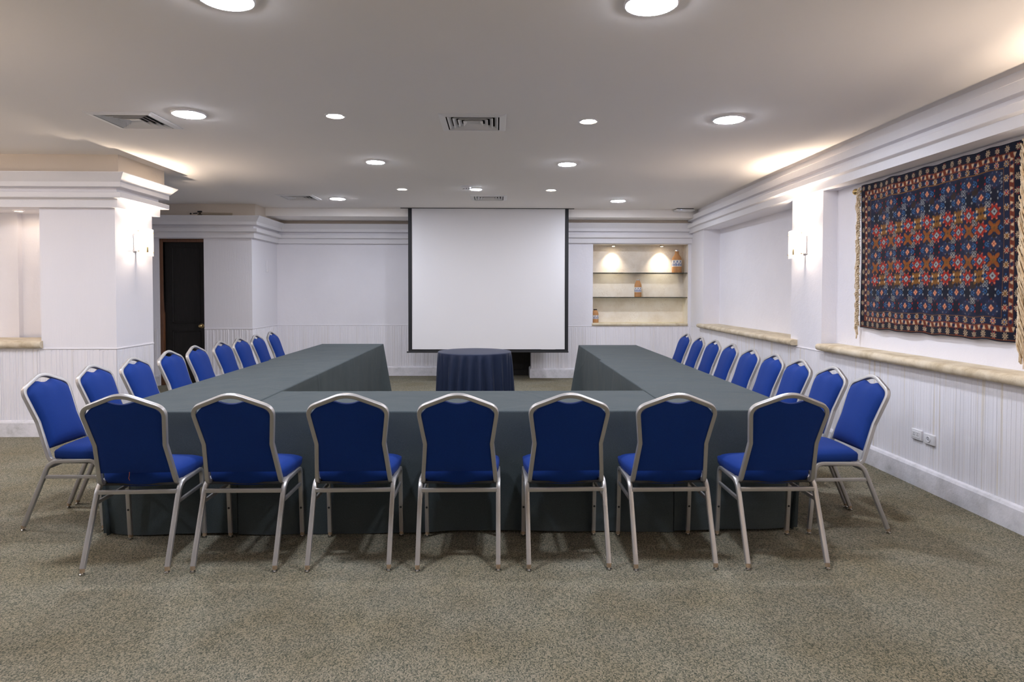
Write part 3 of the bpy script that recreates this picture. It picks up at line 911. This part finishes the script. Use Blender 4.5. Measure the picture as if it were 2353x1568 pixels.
LXs = [-2.665,-2.66,-2.66,-2.685,-2.70,-2.70,-2.71,-2.705,-2.76]
RY = [4.11,4.59,5.09,5.56,6.07,6.69,7.21,7.745,8.345]
RXs = [2.15,2.15,2.15,2.15,2.15,2.185,2.185,2.185,2.20]
for k in range(9):
    lab = {0:'blue banquet chair nearest the camera beside the left table arm, seat visible',
           8:'blue banquet chair farthest back beside the left table arm, closest to the white back wall'}.get(k, 'blue banquet chair beside the left table arm, %s from the front' % ORD[k])
    c = chair(LXs[k], LY[k], -PI/2+R.uniform(-.03,.03), lab, 'chairs along the left table arm')
    lab = {0:'blue banquet chair nearest the camera beside the right table arm, near the wall sockets',
           8:'blue banquet chair farthest back beside the right table arm, below the lit niche'}.get(k, 'blue banquet chair beside the right table arm, %s from the front' % ORD[k])
    chair(RXs[k], RY[k], PI/2+R.uniform(-.03,.03), lab, 'chairs along the right table arm')
for (x, y, rz), lab in zip(FR, FL):
    c = chair(x, y, rz, lab, 'chairs in the front row')
    if 'thread' in lab:
        g = MB(); g.tube([(-.03,-.122,.502),(-.028,-.128,.485),(-.032,-.127,.47),(-.026,-.128,.458)], .0014, .0014, 6)
        o = g.build('loose_thread', m_thread, c); o['label'] = 'orange thread'

# ------------------------------------------------------------------ tablecloths
def cloth(label, x0, x1, y0, y1, seed, flare, amp, ztop=.752):
    """flare: (SW, SE, NE, NW) outward push at the hem of each corner; amp: fold depth on (S, E, N, W)"""
    rr = random.Random(seed)
    rc = .004
    pts = []   # x, y, nx, ny, side index / corner index, weight
    sides = [((x0+rc,y0),(x1-rc,y0),(0,-1)), ((x1,y0+rc),(x1,y1-rc),(1,0)), ((x1-rc,y1),(x0+rc,y1),(0,1)), ((x0,y1-rc),(x0,y0+rc),(-1,0))]
    cents = [(x1-rc,y0+rc),(x1-rc,y1-rc),(x0+rc,y1-rc),(x0+rc,y0+rc)]
    cfl = [flare[1], flare[2], flare[3], flare[0]]   # corner after side k
    s_acc = 0
    for k, (a, b_, nn) in enumerate(sides):
        L = math.hypot(b_[0]-a[0], b_[1]-a[1]); n = max(6, int(L/.025))
        for i in range(n+1):
            t_ = i/n; d0 = t_*L; d1 = L-d0
            fl = cfl[k-1]*math.exp(-(d0/.14)**2) + cfl[k]*math.exp(-(d1/.14)**2)
            ed = min(1, d0/.15, d1/.15)
            pts.append((a[0]+(b_[0]-a[0])*t_, a[1]+(b_[1]-a[1])*t_, nn[0], nn[1], amp[k]*ed, s_acc+d0, fl))
        s_acc += L
        a0 = math.atan2(nn[1], nn[0])
        for i in range(1, 6):
            an = a0+PI/2*i/6
            pts.append((cents[k][0]+rc*math.cos(an), cents[k][1]+rc*math.sin(an), math.cos(an), math.sin(an), 0, s_acc, cfl[k]*(1+.35*math.sin(PI*i/6))))
    ph = [rr.uniform(0, 6.28) for _ in range(6)]; fq = [rr.uniform(5,8), rr.uniform(11,15), rr.uniform(19,26), rr.uniform(2,4)]
    def fold(s): return .45*math.sin(s*fq[0]+ph[0])+.3*math.sin(s*fq[1]+ph[1])+.15*math.sin(s*fq[2]+ph[2])+.3*math.sin(s*fq[3]+ph[3])
    r = .010
    levels = [(-r, 0, 0)] + [(-r+r*math.sin(a), -r+r*math.cos(a), 0) for a in (.4,.8,1.2,1.57)]
    H = ztop-.004
    for q in range(1, 15): levels.append((0, -r-(H-r)*q/14, q/14))
    rows = []
    for (x, y, nx, ny, am, s, fl) in pts:
        row = []
        for d, dz, w in levels:
            out = d + am*(fold(s)-.8)*w**1.2 + fl*w
            zz = ztop+dz + (.007*(1+math.sin(s*3.1+ph[4])) if w == 1 else 0)
            row.append((x+nx*out, y+ny*out, zz))
        rows.append(row)
    mb = MB()
    mb.grid(rows, closed_u=True, flip=True)
    # top sheet with soft ripples
    nx_ = max(8, int((x1-x0)/.06)); ny_ = max(8, int((y1-y0)/.06))
    def tz(x, y):
        e = min(x-x0, x1-x, y-y0, y1-y)
        return ztop + min(1, max(0, e-.01)/.08)*(.0016*math.sin(x*9+ph[0]+2*math.sin(y*3))+.0012*math.sin(y*13+ph[1]+x*4))
    ri = r
    top = [[(x0+ri+(x1-x0-2*ri)*i/nx_, y0+ri+(y1-y0-2*ri)*j/ny_, tz(x0+ri+(x1-x0-2*ri)*i/nx_, y0+ri+(y1-y0-2*ri)*j/ny_)) for j in range(ny_+1)] for i in range(nx_+1)]
    mb.grid(top)
    # close corners of the top sheet
    o = mb.build('tablecloth', m_cloth, smooth=60)
    tag(o, label, 'tablecloth', 'charcoal cloths on the U of tables')
    return o
cloth('charcoal floor-length cloth over the middle front table, between the two arms', -1.555, 1.082, 3.928, 4.745, 1, (0,0,0,0), (.014,0,.012,0))
cloth('charcoal floor-length cloth over the left table arm, front part by the camera', -2.385, -1.558, 3.928, 6.96, 2, (-.05,0,0,0), (.010,.014,0,.016), ztop=.754)
cloth('charcoal floor-length cloth over the left table arm, rear part by the back wall', -2.42, -1.568, 6.975, 9.09, 3, (0,0,.10,.08), (0,.016,.02,.016))
cloth('charcoal floor-length cloth over the right table arm, front part by the camera', 1.085, 1.875, 3.928, 6.86, 4, (0,-.05,0,0), (.010,.016,0,.014), ztop=.754)
cloth('charcoal floor-length cloth over the right table arm, rear part by the back wall', 1.118, 1.912, 6.875, 8.87, 5, (0,0,.08,.10), (0,.016,.02,.016))

# round table under a navy cloth
t = None
rr = random.Random(5)
mb = MB(); cx, cy, rt, zt = -.268, 7.955, .447, .752
n = 220
angs = []
folds = []
a = 0
while a < 2*PI-.12:
    w = rr.uniform(.16,.36); folds.append((a+w/2, w, rr.uniform(.5,1))); a += w
def ff(th):
    v = 0
    for c_, w, h in folds:
        d = abs((th-c_+PI) % (2*PI)-PI)/(w*.5)
        if d < 1: v = max(v, h*(.5+.5*math.cos(PI*d)))
    return v
rows = []
for i in range(n):
    th = 2*PI*i/n
    row = []
    for r_, dz in ((0.001,0),(.2,0),(rt-.02,0),(rt-.008,-.0015),(rt-.002,-.006),(rt,-.013)): row.append((cx+r_*math.cos(th), cy+r_*math.sin(th), zt+dz))
    for q in range(1, 19):
        w = q/18
        tw = th+.10*w*math.sin(th*3+1)
        r_ = rt + .004*w**.5 + w**.55*(-.036+.092*ff(tw)) + .012*w
        row.append((cx+r_*math.cos(th), cy+r_*math.sin(th), zt-.013-(zt-.019)*w))
    rows.append(row)
mb.grid(rows, closed_u=True)
o = mb.build('round_tablecloth', m_navy, smooth=70)
tag(o, 'dark navy floor-length cloth over the small round table before the screen', 'tablecloth')

# ------------------------------------------------------------------ hanging rug on the right wall
def lin(c): 
    c = np.array(c)/255.0
    return np.where(c <= .04045, c/12.92, ((c+.055)/1.055)**2.4)
UW, VH_ = 182.5, 129.0
CELL = .34
nu, nv = int(UW/CELL), int(VH_/CELL)
img = np.zeros((nv, nu, 3)); 
K = {k: lin(v) for k, v in dict(navy=(19,30,60), deep=(11,17,38), mid=(31,45,76), light=(58,110,160), cream=(212,184,148), white=(160,162,160), red=(164,40,26),
     orange=(146,78,24), gold=(132,86,30), rust=(112,46,30), brown=(52,38,32), pink=(222,160,120), plum=(70,44,62), black=(14,14,20), blueb=(30,52,92)).items()}
uu, vv = np.meshgrid((np.arange(nu)+.5)*CELL, (np.arange(nv)+.5)*CELL)
def put(mask, col): img[mask] = K[col] if isinstance(col, str) else col
def rect(u0, u1, v0, v1, col): put((uu >= u0) & (uu < u1) & (vv >= v0) & (vv < v1), col)
def sub(cu, cv, h):
    i0, i1 = max(0, int((cv-h)/CELL)), min(nv, int((cv+h)/CELL)+1); j0, j1 = max(0, int((cu-h)/CELL)), min(nu, int((cu+h)/CELL)+1)
    return slice(i0, i1), slice(j0, j1)
def shape(cu, cv, h, fn, col):
    s = sub(cu, cv, h)
    du = uu[s]-cu; dv = vv[s]-cv
    m = fn(du, dv)
    img[s][m] = K[col]
def diamond(cu, cv, a, b, col): shape(cu, cv, max(a,b)+1, lambda u, v: abs(u)/a+abs(v)/b <= 1, col)
def disc(cu, cv, a, b, col): shape(cu, cv, max(a,b)+1, lambda u, v: (u/a)**2+(v/b)**2 <= 1, col)
def star8(cu, cv, r, col): shape(cu, cv, r+1, lambda u, v: (np.hypot(u, v) <= r*(.80+.20*np.cos(8*np.arctan2(v, u)+PI))), col)
def flower(cu, cv, r, col, n=4, off=PI/4, depth=.35): shape(cu, cv, r+1, lambda u, v: np.hypot(u, v) <= r*((1-depth)+depth*np.cos(n*(np.arctan2(v, u)-off))), col)
def spark(cu, cv, c1, c2):
    flower(cu, cv, 2.35, c1, 8, PI/8, .42); shape(cu, cv, 3, lambda u, v: (abs(u) < .3) & (abs(v) < .6), 'deep')
    shape(cu, cv, 4, lambda u, v: (abs(abs(u)-.8) < .3) & (abs(v) > 1.5) & (abs(v) < 2.3), c2)
def rosette(cu, cv, col):
    flower(cu, cv, 2.4, 'cream', 8, PI/8, .25); flower(cu, cv, 1.85, col, 4, PI/4, .30)
def loops(cu, cv, half=False):
    for su in (-1,1):
        for sv in ((1,) if half else (-1,1)):
            shape(cu+su*1.25, cv+sv*1.15, 3, lambda u, v: (np.hypot(u/1.15, v/1.05) <= 1) & (np.hypot(u/.72, v/.62) > 1), 'white')
# ground and borders
rect(0, UW, 0, VH_, 'deep')
B0, B1, B2 = 6.3, 10.6, 15.2
def inner(d, col): rect(d, UW-d, d, VH_-d, col)
inner(B0, 'rust'); inner(B1, 'navy'); inner(B2, 'gold'); inner(B2+.5, 'navy')
rect(0, UW, .9, 1.5, 'orange')
# border motifs
def along(horizontal, pos, d, fn):
    L = UW if horizontal else VH_
    n = int((L-2*d)/pos); st = (L-2*d)/n
    for k in range(n+1):
        q = d+k*st
        for side in (0, 1):
            if horizontal: fn(q, d if side == 0 else VH_-d, k)
            elif 0 < k < n: fn(d if side == 0 else UW-d, q, k)
for hz in (True, False):
    along(hz, 8.7, 3.7, lambda u, v, k: (spark(u, v, 'cream', 'cream' if k % 2 else 'red'),))
    along(hz, 8.6, 13.0, lambda u, v, k: rosette(u, v, 'red' if k % 2 else 'gold'))
    def rb(u, v, k):
        if k % 2: diamond(u, v, 1.7, 1.7, 'blueb'); diamond(u, v, 1.0, 1.0, 'deep')
        else: disc(u, v, 1.8, 1.7, K and 'orange'); disc(u, v, 1.5, 1.4, 'rust')
    along(hz, 4.5, 8.45, rb)
    def tri(u, v, k):
        s_ = 1 if k % 2 else -1
        if hz: shape(u+2.2, v, 3, lambda a, b_: (abs(a) < .7-.40*(b_*s_)) & (b_*s_ > -1.5) & (b_*s_ < 1.5), 'cream')
        else: shape(u, v+2.2, 3, lambda b_, a: (abs(a) < .7-.40*(b_*s_)) & (b_*s_ > -1.5) & (b_*s_ < 1.5), 'cream')
    along(hz, 4.5, 8.45, tri)
    along(hz, 4.35, 13.0, lambda u, v, k: disc(u, v, .6, .6, 'light') if k % 2 else None)
# field
p = 22.5
rows_ = [(0,'D',0),(1,'D',.5),(2,'S',0),(3,'S',.5),(4,'D',0),(5,'S',.5),(6,'S',0),(7,'D',.5),(8,'D',0)]
VR = [21.5+10.75*k for k in range(9)]
fm = (uu > B2+.5) & (uu < UW-B2-.5) & (vv > B2+.5) & (vv < VH_-B2-.5)
rng = np.random.RandomState(3)
def infield(u, v, m=2): return B2+m < u < UW-B2-m and B2+m < v < VH_-B2-m
for k, typ, off in rows_:
    v = VR[k]
    for c_ in range(-1, 9):
        us = 24+p*(c_+off); ug = us+p/2
        if infield(us, v):
            if typ == 'D': shape(us, v, 8, lambda a, b_: (abs(a)+abs(b_)*1.1 < 7.2) & fm[sub(us, v, 8)], 'mid'); flower(us, v, 6.2, 'mid', 8, 0, .2)
        if infield(ug, v):
            if typ == 'D': disc(ug, v, 3.4, 5.0, 'deep')
        # brown patches at the quarter points
        uq = us+p*.25; 
        if infield(uq, v+5.4, 3) and k % 2 == 0: shape(uq, v+5.4, 3.4, lambda a, b_: (abs(a) < 2.6) & (abs(b_) < 2.4), 'brown' if typ == 'D' else 'deep')
        uq = us-p*.25
        if infield(uq, v+5.4, 3) and k % 2 == 1: shape(uq, v+5.4, 3.4, lambda a, b_: (abs(a) < 2.6) & (abs(b_) < 2.4), 'brown')
for k, typ, off in rows_:
    v = VR[k]
    for c_ in range(-1, 9):
        us = 24+p*(c_+off); ug = us+p/2
        if infield(us, v):
            if typ == 'S':
                star8(us, v, 6.0, 'red')
                for q in range(8):
                    an = PI/8+q*PI/4
                    disc(us+5.1*math.cos(an), v+5.1*math.sin(an), .42, .48, 'pink')
                diamond(us, v, 3.3, 3.3, 'black'); diamond(us, v, 2.7, 2.7, 'white'); diamond(us, v, 1.0, 1.0, 'plum'); disc(us, v+5.4, .0001, .0001, 'plum')
            else:
                diamond(us, v, 2.8, 3.0, 'plum'); diamond(us, v, 2.1, 2.4, 'pink'); shape(us, v, 2, lambda a, b_: (abs(abs(a)-abs(b_)) < .35) & (abs(a) < 1.2), 'red')
                for q in range(8):
                    an = PI/8+q*PI/4
                    disc(us+5.0*math.cos(an), v+4.8*math.sin(an), .5, .55, 'white' if q % 2 else 'light')
                shape(us, v, 8, lambda a, b_: (abs(abs(a)+abs(b_)*1.1-7.0) < .3) & (abs(b_) > 2.2) & fm[sub(us, v, 8)], 'plum')
        if infield(ug, v):
            if typ == 'S':
                col = 'gold' if k in (2, 6) else 'orange'
                flower(ug, v, 6.6, col, 4, PI/4, .48)
                if k in (2, 6): shape(ug, v, 8, lambda a, b_: (abs(a) < 1.7-.12*abs(b_)) & (abs(b_) < 6.2), 'gold')
                diamond(ug, v, 1.0, 1.4, 'brown')
                if k in (2, 6):
                    for a in (-1,1):
                        for b_ in (-1,1): disc(ug+a*3.6, v+b_*2.0, .85, 1.0, 'cream')
                else: flower(ug, v, 3.0, 'gold', 4, 0, .5)
                for dv in (-5.6, 5.6):
                    if infield(ug, v+dv, 2): diamond(ug, v+dv, 2.0, 1.8, 'brown'); diamond(ug, v+dv, .8, .9, 'black')
            else:
                cc = 'white' if k in (1, 7) else 'red'
                for a in (-1,1):
                    for b_ in (-1,1): disc(ug+a*3.0, v+b_*2.1, .62, .75, cc)
                for dv in (-4.8, 4.8):
                    if infield(ug, v+dv, 2): disc(ug, v+dv, .6, .7, 'rust')
        for sgn in (-1, 1):
            uq = us+sgn*p*.27
            if infield(uq, v, 2.4):
                diamond(uq, v, 1.5, 1.9, 'light'); diamond(uq, v, .9, 1.1, 'deep')
                shape(uq-sgn*1.9, v, 2, lambda a, b_: (abs(a) < .7) & (abs(b_) < .35), 'light')
        uq = us+p*(.25 if k % 2 == 0 else -.25)*(-1 if k in (1,2,6,7) else 1)
        if infield(uq, v+5.4, 3.4): loops(uq, v+5.4)
# small woven inscription near the upper right corner
for q in range(9):
    vv0 = 111-q*1.35
    if q in (2, 6): continue
    shape(165.0, vv0, 2, lambda a, b_: (abs(a) < .7) & (abs(b_) < .25), 'white')
    if q % 2: shape(165.6, vv0+.6, 2, lambda a, b_: (abs(a) < .25) & (abs(b_) < .5), 'white')
img *= .72*(1+.28*(rng.rand(nv, nu, 1)-.5)) * (1+.10*np.sin(vv*.9+2*np.sin(uu*.05)))[..., None]
XT, YT0, ZT0 = 3.318, 5.888, 1.152           # far bottom corner of the rug
t = thing('hanging_rug', 'dark blue and red patterned wool rug hung on the right wall', 'rug', (XT,(YT0+YT0-1.825)/2,ZT0))
yc = (YT0+YT0-1.825)/2
U = np.linspace(0, UW, nu+1)/100; Vv = np.linspace(0, VH_, nv+1)/100
UU, VV = np.meshgrid(U, Vv)
hang = VV/1.29
wave = .006*np.sin(UU*6.5+1.2)*(1-hang*.5) + .004*np.sin(UU*15+VV*3) - .012*(1-hang)*np.sin(UU*2.2)
edge = .004*np.sin(UU*17)+.003*np.sin(UU*29+1)
co = np.stack([wave, (YT0-UU)-yc+.004*np.sin(VV*7), VV+edge*np.where(hang > .5, hang*.8, .9)], -1).reshape(-1, 3)
me = bpy.data.meshes.new('rug_weave')
idx = np.arange((nv+1)*(nu+1)).reshape(nv+1, nu+1)
quads = np.stack([idx[:-1,:-1], idx[1:,:-1], idx[1:,1:], idx[:-1,1:]], -1).reshape(-1, 4)
# a second, coarser sheet behind and a rim give the rug its thickness
st = 20
ri = sorted(set(list(range(0, nv+1, st))+[nv])); rj = sorted(set(list(range(0, nu+1, st))+[nu]))
NV = len(co)
bco = co.reshape(nv+1, nu+1, 3)[np.ix_(ri, rj)].copy(); bco[..., 0] += .009
bidx = NV+np.arange(len(ri)*len(rj)).reshape(len(ri), len(rj))
faces = quads.tolist()+np.stack([bidx[:-1,:-1], bidx[:-1,1:], bidx[1:,1:], bidx[1:,:-1]], -1).reshape(-1, 4).tolist()
for q in range(len(rj)-1):
    for a_, row in ((0, 0), (nv, -1)): faces.append([int(v_) for v_ in idx[a_, rj[q]:rj[q+1]+1]]+[int(bidx[row, q+1]), int(bidx[row, q])])
for q in range(len(ri)-1):
    for a_, col_ in ((0, 0), (nu, -1)): faces.append([int(v_) for v_ in idx[ri[q]:ri[q+1]+1, a_]]+[int(bidx[q+1, col_]), int(bidx[q, col_])])
me.from_pydata(np.concatenate([co, bco.reshape(-1, 3)]).tolist(), [], faces)
pc = np.zeros((nv+1, nu+1, 3)); pw = np.zeros((nv+1, nu+1, 1))
for a_ in (0, 1):
    for b_ in (0, 1):
        pc[a_:a_+nv, b_:b_+nu] += img; pw[a_:a_+nv, b_:b_+nu] += 1
colr = np.ones((NV+bidx.size, 4)); colr[:, :3] = K['deep']; colr[:NV, :3] = (pc/pw).reshape(-1, 3)
at = me.attributes.new('weave', 'FLOAT_COLOR', 'POINT'); at.data.foreach_set('color', colr.astype(np.float32).ravel())
m_rug, nt, b = new_mat('wool_pile')
an = node(nt, 'ShaderNodeAttribute', attribute_name='weave'); nt.links.new(an.outputs['Color'], b.inputs['Base Color'])
b.inputs['Roughness'].default_value = .9; b.inputs['Specular IOR Level'].default_value = .15; b.inputs['Sheen Weight'].default_value = .12
add_bump(m_rug, 260, .5, .002, detail=2)
me.materials.append(m_rug)
me.polygons.foreach_set('use_smooth', [True]*len(me.polygons)); me.update()
o = bpy.data.objects.new('rug_weave', me); COL.objects.link(o); o.parent = t
def fringe(yedge, sgn, nstr, out, drop, seed, name_label):
    rr = random.Random(seed); mb = MB()
    for k in range(nstr):
        z = 1.275*(1-k/nstr)+.008+rr.uniform(-.01,.01)
        L = drop*rr.uniform(.75,1.25); w = out*rr.uniform(.5,1.15); x = -.006+rr.uniform(-.012,.006)
        pts = []
        sw = rr.uniform(-.012,.012)
        for q in range(7):
            s_ = q/6
            pts.append((x-.020*math.sin(PI*min(1,s_*1.4))*rr.uniform(.6,1.2), yedge+sgn*(w*min(1, s_*2.2)**.7)+sw*s_, z+.01*math.sin(PI*min(1,s_*2))-L*s_**1.3))
        r0 = rr.uniform(.0028,.0046)
        mb.tube(pts, r0, r0*.9, 6)
    o = mb.build('fringe', m_fringe, t, smooth=180, recalc=False); o['label'] = name_label
fringe(YT0-yc, 1, 150, .028, .13, 21, 'cream fringe on the far end')
fringe(YT0-1.825-yc, -1, 230, .050, .16, 22, 'cream fringe on the near end')
t = thing('curtain_rod', 'brass rod with round finial holding up the hanging rug', 'curtain rod', (3.349,5.0,2.405))
a = MB(); a.tube([(0,-.98,0),(0,.965,0)], .008, .008, 14, (1,0,0)); a.build('rod', m_brass, t)
for s in (-1, 1):
    e = .95 if s > 0 else -.97
    a = MB(); a.lathe([(.012,0),(.016,s*.008),(.012,s*.016),(.014,s*.02),(.025,s*.032),(.030,s*.048),(.025,s*.064),(.010,s*.074),(.001,s*.076)], 24, (-.022,e,0), axis='Y'); a.build('finial', m_brass, t)
    a = MB(); a.tube([(.0105,e*.93,0),(-.004,e*.93,0)], .007, .007, 10, (0,0,1)); a.build('bracket', m_brass, t)

# ------------------------------------------------------------------ world, camera, view
w = bpy.data.worlds.new('World'); scene.world = w; w.use_nodes = True
w.node_tree.nodes['Background'].inputs[0].default_value = (.02,.02,.022,1)
cam = bpy.data.cameras.new('camera'); co_ = bpy.data.objects.new('camera', cam); COL.objects.link(co_)
F, W_, PYP = 1500.0, 2353.0, 713.0
pitch, yaw, roll = math.atan(.0273), math.atan(35.5/1500), .0015
cam.sensor_fit = 'HORIZONTAL'; cam.sensor_width = 36; cam.lens = 36*F/W_
cam.shift_x = 0; cam.shift_y = (PYP-784)/W_
cam.clip_start = .05
fw = Vector((math.sin(yaw)*math.cos(pitch), math.cos(yaw)*math.cos(pitch), -math.sin(pitch)))
rt_ = Vector((math.cos(yaw), -math.sin(yaw), 0)); up_ = rt_.cross(fw)
r_ = rt_*math.cos(roll)+up_*math.sin(roll); u_ = up_*math.cos(roll)-rt_*math.sin(roll)
M_ = Matrix((r_, u_, -fw)).transposed().to_4x4(); M_.translation = Vector((0,0,1.47))
co_.matrix_world = M_
scene.camera = co_
scene.view_settings.view_transform = 'Standard'; scene.view_settings.look = 'None'
scene.view_settings.exposure = 0.56; scene.view_settings.gamma = 1.0
scene.view_settings.use_curve_mapping = False
cy_ = scene.cycles
cy_.use_denoising = True; cy_.max_bounces = 10; cy_.diffuse_bounces = 6; cy_.sample_clamp_indirect = 6; cy_.caustics_reflective = False; cy_.caustics_refractive = False
